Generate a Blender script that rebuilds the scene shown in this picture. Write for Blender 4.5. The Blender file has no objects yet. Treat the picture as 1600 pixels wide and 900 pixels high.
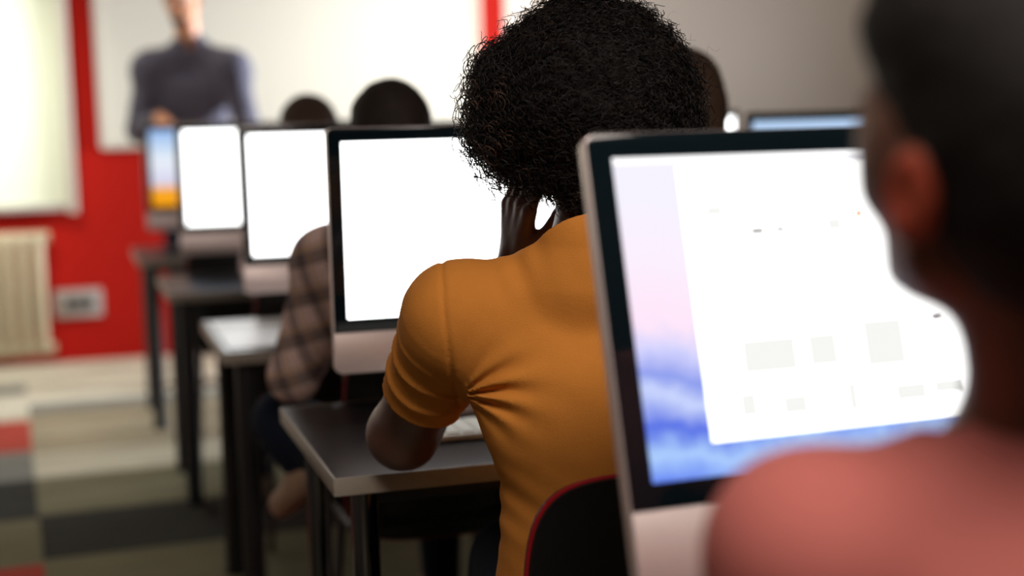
import bpy, bmesh, math
import numpy as np
import openvdb
from mathutils import Vector, Matrix, Euler
rng = np.random.default_rng(7)
SC = bpy.context.scene
COL = SC.collection
# ------------------------------------------------------------------ camera
PSI, PIT, ROL, FPX = math.radians(17.215), math.radians(7.108), math.radians(1.255), 2222.0
CF = np.array([math.sin(PSI)*math.cos(PIT), math.cos(PSI)*math.cos(PIT), -math.sin(PIT)])
CR = np.array([math.cos(PSI), -math.sin(PSI), 0.0]); CU = np.cross(CR, CF)
CR, CU = CR*math.cos(ROL)-CU*math.sin(ROL), CU*math.cos(ROL)+CR*math.sin(ROL)
CC = np.array([0, 0, 1.325])
def at(px, py, z):                       # survey of the photograph: a point seen at pixel px,py standing z metres away
    return CC + (CF + CR*(px-800)/FPX - CU*(py-450)/FPX)*z
cam = bpy.data.cameras.new('camera'); camo = bpy.data.objects.new('camera', cam); COL.objects.link(camo)
M = Matrix(((CR[0], CU[0], -CF[0], CC[0]), (CR[1], CU[1], -CF[1], CC[1]), (CR[2], CU[2], -CF[2], CC[2]), (0, 0, 0, 1)))
camo.matrix_world = M
cam.sensor_width = 36; cam.lens = 36*FPX/1600; cam.clip_start = .05
cam.dof.use_dof = True; cam.dof.focus_distance = 2.03; cam.dof.aperture_fstop = 1.5
SC.camera = camo
# ------------------------------------------------------------------ world, lights, exposure
W = bpy.data.worlds.new('world'); SC.world = W; W.use_nodes = True
W.node_tree.nodes['Background'].inputs[0].default_value = (.5, .5, .55, 1)
W.node_tree.nodes['Background'].inputs[1].default_value = 0.02
SC.view_settings.view_transform = 'Standard'; SC.view_settings.look = 'None'
SC.view_settings.exposure = 0.0; SC.view_settings.gamma = 1.0; SC.view_settings.use_curve_mapping = False
def area(name, loc, target, sx, sy, power, col, spread=180):
    l = bpy.data.lights.new(name, 'AREA'); l.shape = 'RECTANGLE'; l.size = sx; l.size_y = sy
    l.energy = power; l.color = col; l.spread = math.radians(spread)
    o = bpy.data.objects.new(name, l); COL.objects.link(o); o.location = loc
    d = Vector(target)-Vector(loc); o.rotation_euler = d.to_track_quat('-Z', 'Y').to_euler()
    return o
area('board_wash_lamp', (2.3, 6.2, 2.85), (2.2, 8.15, 1.4), 1.6, .3, 12, (1, .97, .90), 75)
area('screen_wash_lamp', (-1.0, 6.6, 2.85), (-1.0, 8.15, 1.5), .8, .2, 19, (.98, 1, .88), 60)
area('front_ceiling_lamp', (.2, 7.0, 2.88), (.2, 7.0, 0), 1.6, .6, 6.5, (1, .95, .84), 120)
area('daylight_through_window_1', (6.5, 6.9, 1.75), (.6, 7.0, 1.4), 1.1, 1.2, 95, (.85, .92, 1), 50)  # unseen lamp added to light the teacher from the side
area('right_ceiling_lamp', (4.4, 6.0, 2.88), (4.4, 8.15, 1.3), 1.6, .5, 26, (1, .95, .88), 140)  # unseen lamp added to brighten the grey board
area('rear_ceiling_lamp', (.5, .1, 2.9), (1.0, 1.8, 1.0), 1.6, .8, 25, (1, .87, .78), 110)
# ------------------------------------------------------------------ materials
def nd(nt, t, **k):
    n = nt.nodes.new(t)
    for a, b in k.items():
        setattr(n, a, b)
    return n
def srgb(r, g, b):
    f = lambda c: ((c/255+.055)/1.055)**2.4 if c > 10 else c/255/12.92
    return (f(r), f(g), f(b), 1)
def mat(name, col, rough=.5, metal=0, var=.12, scale=30, bump=0, bscale=200, sss=0, emit=None, estr=0, coat=0, spec=.5, trans=0):
    m = bpy.data.materials.new(name); m.use_nodes = True; nt = m.node_tree
    b = nt.nodes['Principled BSDF']
    tc = nd(nt, 'ShaderNodeTexCoord'); no = nd(nt, 'ShaderNodeTexNoise'); no.inputs['Scale'].default_value = scale
    no.inputs['Detail'].default_value = 4
    nt.links.new(tc.outputs['Object'], no.inputs['Vector'])
    mp = nd(nt, 'ShaderNodeMapRange'); mp.inputs['To Min'].default_value = 1-var; mp.inputs['To Max'].default_value = 1+var
    nt.links.new(no.outputs['Fac'], mp.inputs['Value'])
    vm = nd(nt, 'ShaderNodeVectorMath', operation='SCALE'); vm.inputs[0].default_value = col[:3]
    nt.links.new(mp.outputs[0], vm.inputs['Scale']); nt.links.new(vm.outputs[0], b.inputs['Base Color'])
    b.inputs['Roughness'].default_value = rough; b.inputs['Metallic'].default_value = metal
    b.inputs['Specular IOR Level'].default_value = spec
    if coat: b.inputs['Coat Weight'].default_value = coat
    if trans: b.inputs['Transmission Weight'].default_value = trans
    if sss:
        b.inputs['Subsurface Weight'].default_value = sss; b.inputs['Subsurface Radius'].default_value = (1, .35, .2)
        b.inputs['Subsurface Scale'].default_value = .008
    if bump:
        n2 = nd(nt, 'ShaderNodeTexNoise'); n2.inputs['Scale'].default_value = bscale; n2.inputs['Detail'].default_value = 6
        nt.links.new(tc.outputs['Object'], n2.inputs['Vector'])
        bp = nd(nt, 'ShaderNodeBump'); bp.inputs['Strength'].default_value = bump; bp.inputs['Distance'].default_value = .002
        nt.links.new(n2.outputs['Fac'], bp.inputs['Height']); nt.links.new(bp.outputs[0], b.inputs['Normal'])
    if emit:
        b.inputs['Emission Color'].default_value = emit; b.inputs['Emission Strength'].default_value = estr
    return m
def emis(name, col, strength, var=0, scale=8):
    m = bpy.data.materials.new(name); m.use_nodes = True; nt = m.node_tree
    nt.nodes.remove(nt.nodes['Principled BSDF'])
    e = nd(nt, 'ShaderNodeEmission'); e.inputs[1].default_value = strength; e.inputs[0].default_value = (*col[:3], 1)
    nt.links.new(e.outputs[0], nt.nodes['Material Output'].inputs[0])
    if var:
        tc = nd(nt, 'ShaderNodeTexCoord'); no = nd(nt, 'ShaderNodeTexNoise'); no.inputs['Scale'].default_value = scale
        nt.links.new(tc.outputs['Object'], no.inputs['Vector'])
        mp = nd(nt, 'ShaderNodeMapRange'); mp.inputs['To Min'].default_value = 1-var; mp.inputs['To Max'].default_value = 1+var
        nt.links.new(no.outputs['Fac'], mp.inputs['Value'])
        vm = nd(nt, 'ShaderNodeVectorMath', operation='SCALE'); vm.inputs[0].default_value = col[:3]
        nt.links.new(mp.outputs[0], vm.inputs['Scale']); nt.links.new(vm.outputs[0], e.inputs[0])
    return m
M_ = {}
M_['red'] = mat('red_wall_paint', srgb(172, 24, 14), .7, spec=.12, var=.06, scale=3, bump=.15, bscale=60)
M_['plain'] = mat('grey_wall_paint', srgb(168, 158, 148), .7, var=.05, scale=3, bump=.15, bscale=60)
M_['pale'] = mat('pale_wall_paint', srgb(226, 212, 200), .6, var=.04, scale=3, bump=.1, bscale=60)
M_['ceiling'] = mat('ceiling_paint', srgb(190, 186, 180), .8, var=.04, scale=3)
M_['board'] = mat('whiteboard_enamel', srgb(226, 222, 210), .35, var=.03, scale=2)
M_['greyboard'] = mat('grey_board_enamel', srgb(146, 135, 126), .32, var=.04, scale=2)
M_['alu'] = mat('brushed_aluminium', (.88, .76, .74, 1), .42, .5, var=.04, scale=80, bump=.03, bscale=500)
M_['alurail'] = mat('pale_rail', srgb(214, 204, 192), .45, .2, var=.04)
M_['cloth_screen'] = mat('projection_fabric', srgb(236, 240, 218), .8, var=.02, scale=2)
M_['glass_black'] = mat('black_glass', (.004, .010, .014, 1), .07, var=.1, spec=.55)
M_['blackplastic'] = mat('black_plastic', (.010, .010, .011, 1), .42, var=.2, scale=60, bump=.1, bscale=400)
M_['redtrim'] = mat('red_trim', srgb(170, 18, 30), .4, var=.1)
M_['chrome'] = mat('dark_chrome_tube', (.16, .16, .18, 1), .10, 1, var=.05)
M_['darkmetal'] = mat('black_powdercoat', (.016, .016, .018, 1), .45, var=.2, scale=100, bump=.1)
M_['desk'] = mat('dark_desk_laminate', srgb(33, 31, 32), .28, spec=.14, var=.15, scale=40, bump=.01, bscale=300)
M_['deskedge'] = mat('desk_edge_band', srgb(158, 150, 138), .4, var=.08, scale=60)
M_['radiator'] = mat('radiator_enamel', srgb(180, 165, 136), .4, var=.04)
M_['keyw'] = mat('keyboard_white', srgb(225, 224, 215), .4, var=.03)
M_['paper'] = mat('white_paper', srgb(248, 248, 250), .35, var=.01)
M_['socket'] = mat('socket_grey', srgb(168, 158, 152), .45, var=.06)
M_['socketd'] = mat('socket_dark', srgb(50, 52, 52), .5, var=.1)
M_['skin_dark'] = mat('deep_brown_skin', srgb(104, 70, 60), .42, var=.10, scale=25, bump=.12, bscale=220, sss=.15)
M_['skin_fore'] = mat('warm_brown_skin', srgb(130, 82, 62), .5, var=.06, scale=20, bump=.08, bscale=260, sss=.35)
M_['skin_mid'] = mat('tan_skin', srgb(205, 140, 100), .5, var=.06, scale=20, bump=.05, bscale=260, sss=.2)
M_['hair_black'] = mat('black_hair', (.0085, .0065, .006, 1), .75, var=.35, scale=90, bump=.6, bscale=160, spec=.3)
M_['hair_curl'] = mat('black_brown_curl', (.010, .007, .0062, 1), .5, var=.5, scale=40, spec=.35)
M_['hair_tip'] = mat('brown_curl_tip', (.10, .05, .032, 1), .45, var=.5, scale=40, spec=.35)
M_['hair_dark'] = mat('dark_brown_hair', (.022, .014, .010, 1), .75, var=.4, scale=60, bump=.5, bscale=120, spec=.3)
M_['hair_brown'] = mat('brown_hair', (.07, .04, .026, 1), .75, var=.3, scale=60, bump=.5, bscale=120, spec=.3)
M_['mustard'] = mat('mustard_jersey', srgb(214, 138, 58), .85, var=.10, scale=14, bump=.6, bscale=700, spec=.2)
M_['pink'] = mat('pink_jersey', srgb(216, 124, 116), .85, var=.05, scale=14, bump=.3, bscale=600, spec=.2)
M_['greyshirt'] = mat('grey_blue_shirt', srgb(92, 90, 104), .8, var=.12, scale=9, bump=.3, bscale=300, spec=.2)
M_['navy'] = mat('dark_navy_top', srgb(40, 38, 48), .85, var=.12, scale=12, bump=.3, bscale=300, spec=.2)
M_['denim'] = mat('dark_denim', srgb(26, 34, 50), .85, var=.25, scale=50, bump=.4, bscale=500, spec=.15)
M_['shoe'] = mat('tan_canvas_shoe', srgb(176, 146, 122), .7, var=.15, scale=50, bump=.2)
M_['blackshoe'] = mat('black_shoe', (.02, .02, .02, 1), .5, var=.15, scale=50, bump=.2)
M_['eye'] = mat('eye_white', (.7, .68, .64, 1), .15, var=.03)
M_['scr_white'] = emis('lit_screen_white', (1, 1, 1), 4.2)
M_['scr_white2'] = emis('lit_screen_plain', (.98, 1, .99), 4.0)
def plaid():
    m = mat('plaid_flannel', srgb(232, 202, 194), .9, var=.1, scale=30, bump=.3, bscale=400, spec=.1); nt = m.node_tree
    b = nt.nodes['Principled BSDF']; src = b.inputs['Base Color'].links[0].from_socket
    tc = nd(nt, 'ShaderNodeTexCoord'); mpn = nd(nt, 'ShaderNodeMapping'); mpn.inputs['Rotation'].default_value = (.1, .25, .5)
    nt.links.new(tc.outputs['Object'], mpn.inputs[0])
    sp = nd(nt, 'ShaderNodeSeparateXYZ'); nt.links.new(mpn.outputs[0], sp.inputs[0])
    def band(sock, period, off, width):
        a = nd(nt, 'ShaderNodeMath', operation='MULTIPLY_ADD'); a.inputs[1].default_value = 1/period; a.inputs[2].default_value = off
        nt.links.new(sock, a.inputs[0]); f = nd(nt, 'ShaderNodeMath', operation='FRACT'); nt.links.new(a.outputs[0], f.inputs[0])
        c = nd(nt, 'ShaderNodeMath', operation='LESS_THAN'); c.inputs[1].default_value = width; nt.links.new(f.outputs[0], c.inputs[0])
        return c.outputs[0]
    for sock, per, off, w, colr, fac in ((sp.outputs[2], .085, 5.0, .36, srgb(58, 48, 50), .62), (sp.outputs[0], .07, 5.3, .36, srgb(64, 54, 58), .55),
                                    (sp.outputs[2], .085, 5.62, .12, srgb(170, 128, 60), .45), (sp.outputs[0], .07, 5.85, .12, srgb(176, 136, 70), .4)):
        k = band(sock, per, off, w); mu = nd(nt, 'ShaderNodeMath', operation='MULTIPLY'); mu.inputs[1].default_value = fac; nt.links.new(k, mu.inputs[0])
        mx = nd(nt, 'ShaderNodeMix', data_type='RGBA'); nt.links.new(mu.outputs[0], mx.inputs['Factor'])
        nt.links.new(src, mx.inputs[6]); mx.inputs[7].default_value = colr; src = mx.outputs[2]
    nt.links.new(src, b.inputs['Base Color']); return m
M_['plaid'] = plaid()
def carpet():
    m = bpy.data.materials.new('striped_carpet_tiles'); m.use_nodes = True; nt = m.node_tree; b = nt.nodes['Principled BSDF']
    tc = nd(nt, 'ShaderNodeTexCoord'); mp = nd(nt, 'ShaderNodeMapping'); mp.inputs['Rotation'].default_value = (0, 0, math.radians(-2.3))
    nt.links.new(tc.outputs['Object'], mp.inputs[0]); sp = nd(nt, 'ShaderNodeSeparateXYZ'); nt.links.new(mp.outputs[0], sp.inputs[0])
    def ramp(stops):
        r = nd(nt, 'ShaderNodeValToRGB'); r.color_ramp.interpolation = 'CONSTANT'
        a = nd(nt, 'ShaderNodeMath', operation='MULTIPLY'); a.inputs[1].default_value = 1/9.0; nt.links.new(sp.outputs[1], a.inputs[0])
        nt.links.new(a.outputs[0], r.inputs[0])
        el = r.color_ramp.elements
        el[0].position = 0; el[0].color = stops[0][1]
        el.remove(el[1])
        for y, c in stops[1:]:
            e = el.new(y/9.0); e.color = c
        return r.outputs[0]
    be, lt, gy, tn, ol, dk, rd = srgb(205, 196, 172), srgb(222, 215, 194), srgb(128, 126, 118), srgb(172, 158, 130), srgb(124, 118, 88), srgb(20, 22, 10), srgb(190, 58, 38)
    A = ramp([(0, ol), (1.0, dk), (1.6, be), (2.3, gy), (3.1, rd), (3.4, ol), (4.42, dk), (4.95, ol), (5.45, be), (5.9, tn), (6.72, gy), (6.95, lt), (7.4, be)])
    B = ramp([(0, be), (.8, gy), (1.7, ol), (2.6, dk), (3.2, be), (3.9, rd), (4.36, ol), (4.9, dk), (5.45, gy), (5.95, rd), (6.6, lt), (7.25, gy), (7.5, be)])
    gt = nd(nt, 'ShaderNodeMath', operation='GREATER_THAN'); gt.inputs[1].default_value = .04; nt.links.new(sp.outputs[0], gt.inputs[0])
    mx = nd(nt, 'ShaderNodeMix', data_type='RGBA'); nt.links.new(gt.outputs[0], mx.inputs['Factor']); nt.links.new(B, mx.inputs[6]); nt.links.new(A, mx.inputs[7])
    no = nd(nt, 'ShaderNodeTexNoise'); no.inputs['Scale'].default_value = 6; no.inputs['Detail'].default_value = 8
    m2 = nd(nt, 'ShaderNodeMapping'); m2.inputs['Scale'].default_value = (.5, 5, 1); nt.links.new(mp.outputs[0], m2.inputs[0]); nt.links.new(m2.outputs[0], no.inputs['Vector'])
    mr = nd(nt, 'ShaderNodeMapRange'); mr.inputs['From Min'].default_value = .3; mr.inputs['From Max'].default_value = .7
    mr.inputs['To Min'].default_value = .72; mr.inputs['To Max'].default_value = 1.12
    nt.links.new(no.outputs['Fac'], mr.inputs['Value']); vm = nd(nt, 'ShaderNodeVectorMath', operation='SCALE')
    nt.links.new(mx.outputs[2], vm.inputs[0]); nt.links.new(mr.outputs[0], vm.inputs['Scale']); nt.links.new(vm.outputs[0], b.inputs['Base Color'])
    b.inputs['Roughness'].default_value = .9
    n2 = nd(nt, 'ShaderNodeTexNoise'); n2.inputs['Scale'].default_value = 300; nt.links.new(tc.outputs['Object'], n2.inputs['Vector'])
    bp = nd(nt, 'ShaderNodeBump'); bp.inputs['Strength'].default_value = .5; bp.inputs['Distance'].default_value = .004
    nt.links.new(n2.outputs['Fac'], bp.inputs['Height']); nt.links.new(bp.outputs[0], b.inputs['Normal'])
    return m
M_['carpet'] = carpet()
# ------------------------------------------------------------------ object helpers
def link(name, me, m, parent=None, loc=None):
    me.name = name
    o = bpy.data.objects.new(name, me); COL.objects.link(o)
    if m is not None:
        for x in (m if isinstance(m, list) else [m]): me.materials.append(x)
    if parent is not None: o.parent = parent
    if loc is not None: o.location = loc
    return o
def tag(o, label=None, cat=None, group=None, kind=None):
    if label: o['label'] = label
    if cat: o['category'] = cat
    if group: o['group'] = group
    if kind: o['kind'] = kind
    return o
def empty(name, loc, label, cat, rz=0, group=None):
    o = bpy.data.objects.new(name, None); COL.objects.link(o); o.location = loc; o.rotation_euler = (0, 0, rz)
    o.empty_display_size = .1
    return tag(o, label, cat, group)
class MB:
    def __init__(s): s.bm = bmesh.new()
    def box(s, c, d, rot=None, bev=0, seg=2, mi=0):
        r = bmesh.ops.create_cube(s.bm, size=1); vs = r['verts']
        bmesh.ops.scale(s.bm, vec=d, verts=vs)
        if bev:
            es = list({e for v in vs for e in v.link_edges})
            rb = bmesh.ops.bevel(s.bm, geom=es, offset=bev, segments=seg, affect='EDGES', profile=.5)
            vs = list({v for f in rb['faces'] for v in f.verts} | {v for v in vs if v.is_valid})
        if rot is not None: bmesh.ops.rotate(s.bm, cent=(0, 0, 0), matrix=rot, verts=vs)
        bmesh.ops.translate(s.bm, vec=c, verts=vs)
        if mi:
            for f in {f for v in vs for f in v.link_faces}: f.material_index = mi
        return s
    def tube(s, pts, r, n=12, cap=True, mi=0):
        pts = [Vector(p) for p in pts]; rings = []; R = r if isinstance(r, (list, tuple)) else [r]*len(pts)
        up = Vector((0, 0, 1)); prev = None
        for i, p in enumerate(pts):
            d = (pts[min(i+1, len(pts)-1)]-pts[max(i-1, 0)]).normalized()
            if prev is None:
                a = d.cross(up if abs(d.z) < .9 else Vector((1, 0, 0))).normalized()
            else:
                a = (prev-d*prev.dot(d)).normalized()
            prev = a; b = d.cross(a)
            rings.append([s.bm.verts.new(p+a*R[i]*math.cos(t)+b*R[i]*math.sin(t)) for t in [2*math.pi*k/n for k in range(n)]])
        fs = []
        for i in range(len(rings)-1):
            for k in range(n):
                fs.append(s.bm.faces.new((rings[i][k], rings[i][(k+1) % n], rings[i+1][(k+1) % n], rings[i+1][k])))
        if cap: fs.append(s.bm.faces.new(rings[0][::-1])); fs.append(s.bm.faces.new(rings[-1]))
        for f in fs: f.material_index = mi
        return s
    def prism(s, poly, y0, y1, bev=0, seg=2, mi=0):      # outline in x,z, extruded along y
        a = [s.bm.verts.new((x, y0, z)) for x, z in poly]; b = [s.bm.verts.new((x, y1, z)) for x, z in poly]
        n = len(poly); fs = [s.bm.faces.new(a), s.bm.faces.new(b[::-1])]
        for i in range(n): fs.append(s.bm.faces.new((a[i], b[i], b[(i+1) % n], a[(i+1) % n])))
        for f in fs: f.material_index = mi
        if bev:
            es = [e for e in fs[0].edges] + [e for e in fs[1].edges]
            bmesh.ops.bevel(s.bm, geom=es, offset=bev, segments=seg, affect='EDGES', profile=.5)
        return s
    def loft(s, rings, mi=0, cap=True):
        rr = [[s.bm.verts.new(p) for p in r] for r in rings]; n = len(rr[0]); fs = []
        for i in range(len(rr)-1):
            for k in range(n): fs.append(s.bm.faces.new((rr[i][k], rr[i][(k+1) % n], rr[i+1][(k+1) % n], rr[i+1][k])))
        if cap: fs += [s.bm.faces.new(rr[0][::-1]), s.bm.faces.new(rr[-1])]
        for f in fs: f.material_index = mi
        return s
    def build(s, name, m, parent=None, loc=None, smooth=True, xf=None):
        bmesh.ops.recalc_face_normals(s.bm, faces=s.bm.faces)
        if xf is not None: bmesh.ops.transform(s.bm, matrix=xf, verts=s.bm.verts)
        me = bpy.data.meshes.new(name); s.bm.to_mesh(me); s.bm.free()
        if smooth:
            me.polygons.foreach_set('use_smooth', [True]*len(me.polygons))
            try: me.set_sharp_from_angle(angle=math.radians(38))
            except Exception: pass
        return link(name, me, m, parent, loc)
def rrect(x0, x1, z0, z1, r, n=6, corners=(1, 1, 1, 1)):     # bl, br, tr, tl
    out = []
    for (cx, cz, a0, on) in ((x0+r, z0+r, 180, corners[0]), (x1-r, z0+r, 270, corners[1]), (x1-r, z1-r, 0, corners[2]), (x0+r, z1-r, 90, corners[3])):
        if on:
            for i in range(n+1):
                a = math.radians(a0+90*i/n); out.append((cx+r*math.cos(a), cz+r*math.sin(a)))
        else:
            out.append((x0 if a0 in (180, 90) else x1, z0 if a0 in (180, 270) else z1))
    return out
# ------------------------------------------------------------------ room shell
YW, XL, XR, YB, HC = 8.15, -1.3, 6.6, -2.2, 3.0
def slab(name, c, d, m, smooth=False):
    o = MB().box(c, d).build(name, m, smooth=False); o['kind'] = 'structure'; return o
slab('floor', ((XL+XR)/2, (YW+YB)/2, -.05), (XR-XL+.4, YW-YB+.4, .1), M_['carpet'])
slab('ceiling', ((XL+XR)/2, (YW+YB)/2, HC+.05), (XR-XL+.4, YW-YB+.4, .1), M_['ceiling'])
slab('wall_front', ((XL+2.515)/2, YW+.05, HC/2), (2.515-XL, .1, HC), M_['red'])
slab('wall_front_pale', ((2.515+XR)/2, YW+.05, HC/2), (XR-2.515, .1, HC), M_['pale'])
slab('wall_left', (XL-.05, (YW+YB)/2, HC/2), (.1, YW-YB, HC), M_['plain'])
slab('wall_right', (XR+.05, (YW+YB)/2, HC/2), (.1, YW-YB, HC), M_['plain'])
slab('wall_back', ((XL+XR)/2, YB-.05, HC/2), (XR-XL, .1, HC), M_['plain'])
slab('baseboard_front', ((XL+XR)/2, YW-.008, .035), (XR-XL, .016, .07), M_['red'])
mb = MB()
for yy in (6.25, 6.9, 7.55): mb.box((XR-.02, yy, 1.75), (.06, .06, 1.40), bev=.006)
for zz in (1.08, 2.42): mb.box((XR-.02, 6.9, zz), (.06, 1.36, .06), bev=.006)
wf = mb.build('window_1', M_['alurail']); wf['kind'] = 'structure'  # unseen frame added on the solid wall around the side lamp
# ------------------------------------------------------------------ boards on the front wall
def board(name, x0, x1, z0, z1, surf, label, cat, fw=.03, th=.03, rad=.02, ledge=False):
    r = empty(name, ((x0+x1)/2, YW, z0), label, cat)
    cx = (x0+x1)/2; w = (x1-x0)/2; h = z1-z0
    MB().prism(rrect(-w+fw*.6, w-fw*.6, fw*.6, h-fw*.6, .01), -th*.7, -.002).build('board_surface', surf, r)
    out = rrect(-w, w, 0, h, rad); inn = rrect(-w+fw, w-fw, fw, h-fw, max(.004, rad-fw*.5))
    mb = MB(); n = len(out)
    A = [[mb.bm.verts.new((p[0], y, p[1])) for p in poly] for poly, y in ((out, -.001), (out, -th), (inn, -th), (inn, -.001))]
    for i in range(4):
        for k in range(n): mb.bm.faces.new((A[i][k], A[i][(k+1) % n], A[(i+1) % 4][(k+1) % n], A[(i+1) % 4][k]))
    mb.build('frame', M_['alurail'], r)
    if ledge: MB().box((0, -.045, .012), (w*1.2, .08, .012), bev=.003).build('pen_ledge', M_['alurail'], r)
    return r
board('whiteboard', .18, 2.36, 1.165, 2.42, M_['board'], 'white writing board with pale frame on the red wall behind the teacher', 'whiteboard')
board('grey_board', 2.84, 6.1, .95, 2.55, M_['greyboard'], 'large unlit grey board at the right of the front wall, right of the red strip', 'board', fw=.03)
ps = empty('projection_screen', (-.65, YW, .845), 'tall bright pale green projection screen at the left edge, above the radiator', 'projection screen')
MB().prism(rrect(-.59, .645, .03, 1.75, .004), -.05, -.046).build('screen_fabric', M_['cloth_screen'], ps)
MB().box((.668, -.05, .87), (.05, .055, 1.78), bev=.006).build('side_rail', M_['alurail'], ps)
MB().box((-.61, -.05, .87), (.05, .055, 1.78), bev=.006).build('side_rail', M_['alurail'], ps)
MB().box((0.03, -.05, .014), (1.24, .05, .03), bev=.006).build('bottom_bar', M_['socket'], ps)
MB().box((0.03, -.055, 1.80), (1.34, .09, .09), bev=.02).build('roller_case', M_['alurail'], ps)
# radiator
ra = empty('radiator', (-.55, YW-.07, .04), 'cream sectional wall radiator below the pale projection screen', 'radiator')
mb = MB()
for i in range(10):
    x = .37-i*.08
    mb.box((x, 0, .355), (.066, .075, .64), bev=.018, seg=3)
    mb.box((x, -.035, .36), (.03, .02, .56), bev=.008)
mb.build('column_sections', M_['radiator'], ra)
MB().tube([(-.40, 0, .66), (.435, 0, .66)], .032, 14).build('top_header', M_['radiator'], ra)
MB().tube([(-.40, 0, .05), (.435, 0, .05)], .032, 14).build('bottom_header', M_['radiator'], ra)
MB().tube([(.42, -.02, .66), (.42, .069, .66)], .014, 10).build('wall_bracket', M_['radiator'], ra)
MB().tube([(.0, -.0, .06), (.0, .0, -.04)], .018, 10).build('leg', M_['radiator'], ra)
# sockets
so = empty('socket_panel', (.02, YW, .325), 'small grey socket box low on the red wall right of the radiator', 'socket')
MB().prism(rrect(-.125, .125, -.075, .075, .012), -.03, -.001, bev=.004).build('housing', M_['socket'], so)
mb = MB()
for i in range(3): mb.prism(rrect(-.078+i*.054, -.03+i*.054, -.03, .03, .006), -.034, -.029)
mb.build('socket_inserts', M_['socketd'], so)
# ------------------------------------------------------------------ desks
def desk(x0, y0, label, w=1.62, d=.60, legm='chrome', legr=.024):
    r = empty('desk', (x0+w/2, y0+d/2, 0), label, 'desk', group='classroom desks in rows')
    MB().box((0, 0, .7265), (w-.004, d-.004, .0265), bev=.0015).build('desktop', M_['desk'], r, smooth=False)
    mb = MB()
    for c, dd in (((0, -d/2, .7245), (w+.003, .003, .0305)), ((0, d/2, .7245), (w+.003, .003, .0305)), ((-w/2, 0, .7245), (.003, d, .0305)), ((w/2, 0, .7245), (.003, d, .0305))):
        mb.box(c, dd, bev=.0008)
    mb.build('edge_band', M_['deskedge'], r)
    for sx in (-1, 1):
        for sy in (-1, 1):
            lg = MB().tube([(sx*(w/2-.06), sy*(d/2-.06), .71), (sx*(w/2-.06), sy*(d/2-.06), .012)], legr, 18).build('leg', M_[legm], r)
            MB().tube([(sx*(w/2-.06), sy*(d/2-.06), .014), (sx*(w/2-.06), sy*(d/2-.06), 0)], [legr+.004, legr+.006], 18).build('foot', M_['blackplastic'], lg)
    mb = MB()
    for sy in (-1, 1): mb.box((0, sy*(d/2-.06), .695), (w-.14, .03, .032), bev=.003)
    mb.build('under_frame', M_['darkmetal'], r)
    return r
desk(.45, .86, 'desk nearest the camera, under the big monitor of the person in pink')
desk(.384, 2.236, 'dark topped desk with pale edges where the man in the mustard t-shirt leans his elbow')
desk(.346, 3.56, 'third desk from the front, carrying the white sheet left of the plaid sleeve', legm='darkmetal', legr=.028)
desk(.30, 4.86, 'dark fourth row desk with a reddish sheen, under the second monitor from the left', legm='darkmetal', legr=.028)
desk(.262, 6.12, 'farthest desk in the left column, against the red wall near the teacher', legm='darkmetal', legr=.028)
desk(2.05, 3.56, 'desk of the right column under the dark monitor with a blue strip')
desk(2.05, 4.86, 'desk of the right column farther back, under the monitor seen as a small white patch')
# ------------------------------------------------------------------ monitors
def wallpaper_mat():
    m = bpy.data.materials.new('mountain_wallpaper'); m.use_nodes = True; nt = m.node_tree
    nt.nodes.remove(nt.nodes['Principled BSDF']); e = nd(nt, 'ShaderNodeEmission'); nt.links.new(e.outputs[0], nt.nodes['Material Output'].inputs[0])
    tc = nd(nt, 'ShaderNodeTexCoord'); sp = nd(nt, 'ShaderNodeSeparateXYZ'); nt.links.new(tc.outputs['Generated'], sp.inputs[0])
    no = nd(nt, 'ShaderNodeTexNoise'); no.inputs['Scale'].default_value = 9; no.inputs['Detail'].default_value = 6; no.inputs['Roughness'].default_value = .6
    nt.links.new(tc.outputs['Object'], no.inputs['Vector'])
    ma = nd(nt, 'ShaderNodeMath', operation='MULTIPLY_ADD'); ma.inputs[1].default_value = .30; nt.links.new(no.outputs['Fac'], ma.inputs[0]); nt.links.new(sp.outputs[2], ma.inputs[2])
    r = nd(nt, 'ShaderNodeValToRGB'); nt.links.new(ma.outputs[0], r.inputs[0]); el = r.color_ramp.elements
    el[0].position = .10; el[0].color = (.10, .20, .90, 1); el[1].position = 1.1; el[1].color = (.93, .9, 1, 1)
    for p, c in ((.22, (.42, .62, 1, 1)), (.30, (.10, .17, .80, 1)), (.40, (.60, .68, 1, 1)), (.47, (.27, .34, .86, 1)), (.57, (.66, .66, 1, 1)), (.64, (1, .80, .96, 1)), (.85, (.97, .88, 1, 1))):
        x = el.new(p); x.color = c
    nt.links.new(r.outputs[0], e.inputs[0]); e.inputs[1].default_value = 1.0
    return m
M_['wall_paper'] = wallpaper_mat()
def split_mat():                       # pale blue picture above an orange field
    m = bpy.data.materials.new('blue_and_orange_picture'); m.use_nodes = True; nt = m.node_tree
    nt.nodes.remove(nt.nodes['Principled BSDF']); e = nd(nt, 'ShaderNodeEmission'); nt.links.new(e.outputs[0], nt.nodes['Material Output'].inputs[0])
    tc = nd(nt, 'ShaderNodeTexCoord'); sp = nd(nt, 'ShaderNodeSeparateXYZ'); nt.links.new(tc.outputs['Generated'], sp.inputs[0])
    r = nd(nt, 'ShaderNodeValToRGB'); nt.links.new(sp.outputs[2], r.inputs[0]); el = r.color_ramp.elements
    el[0].position = 0; el[0].color = (1, .38, .01, 1); el[1].position = 1; el[1].color = (.3, .5, .9, 1)
    for p, c in ((.22, (1, .42, .02, 1)), (.30, (.72, .70, .90, 1)), (.6, (.86, .92, 1, 1)), (.85, (.5, .68, .95, 1))):
        x = el.new(p); x.color = c
    nt.links.new(r.outputs[0], e.inputs[0]); e.inputs[1].default_value = .95
    return m
M_['split'] = split_mat()
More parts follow.
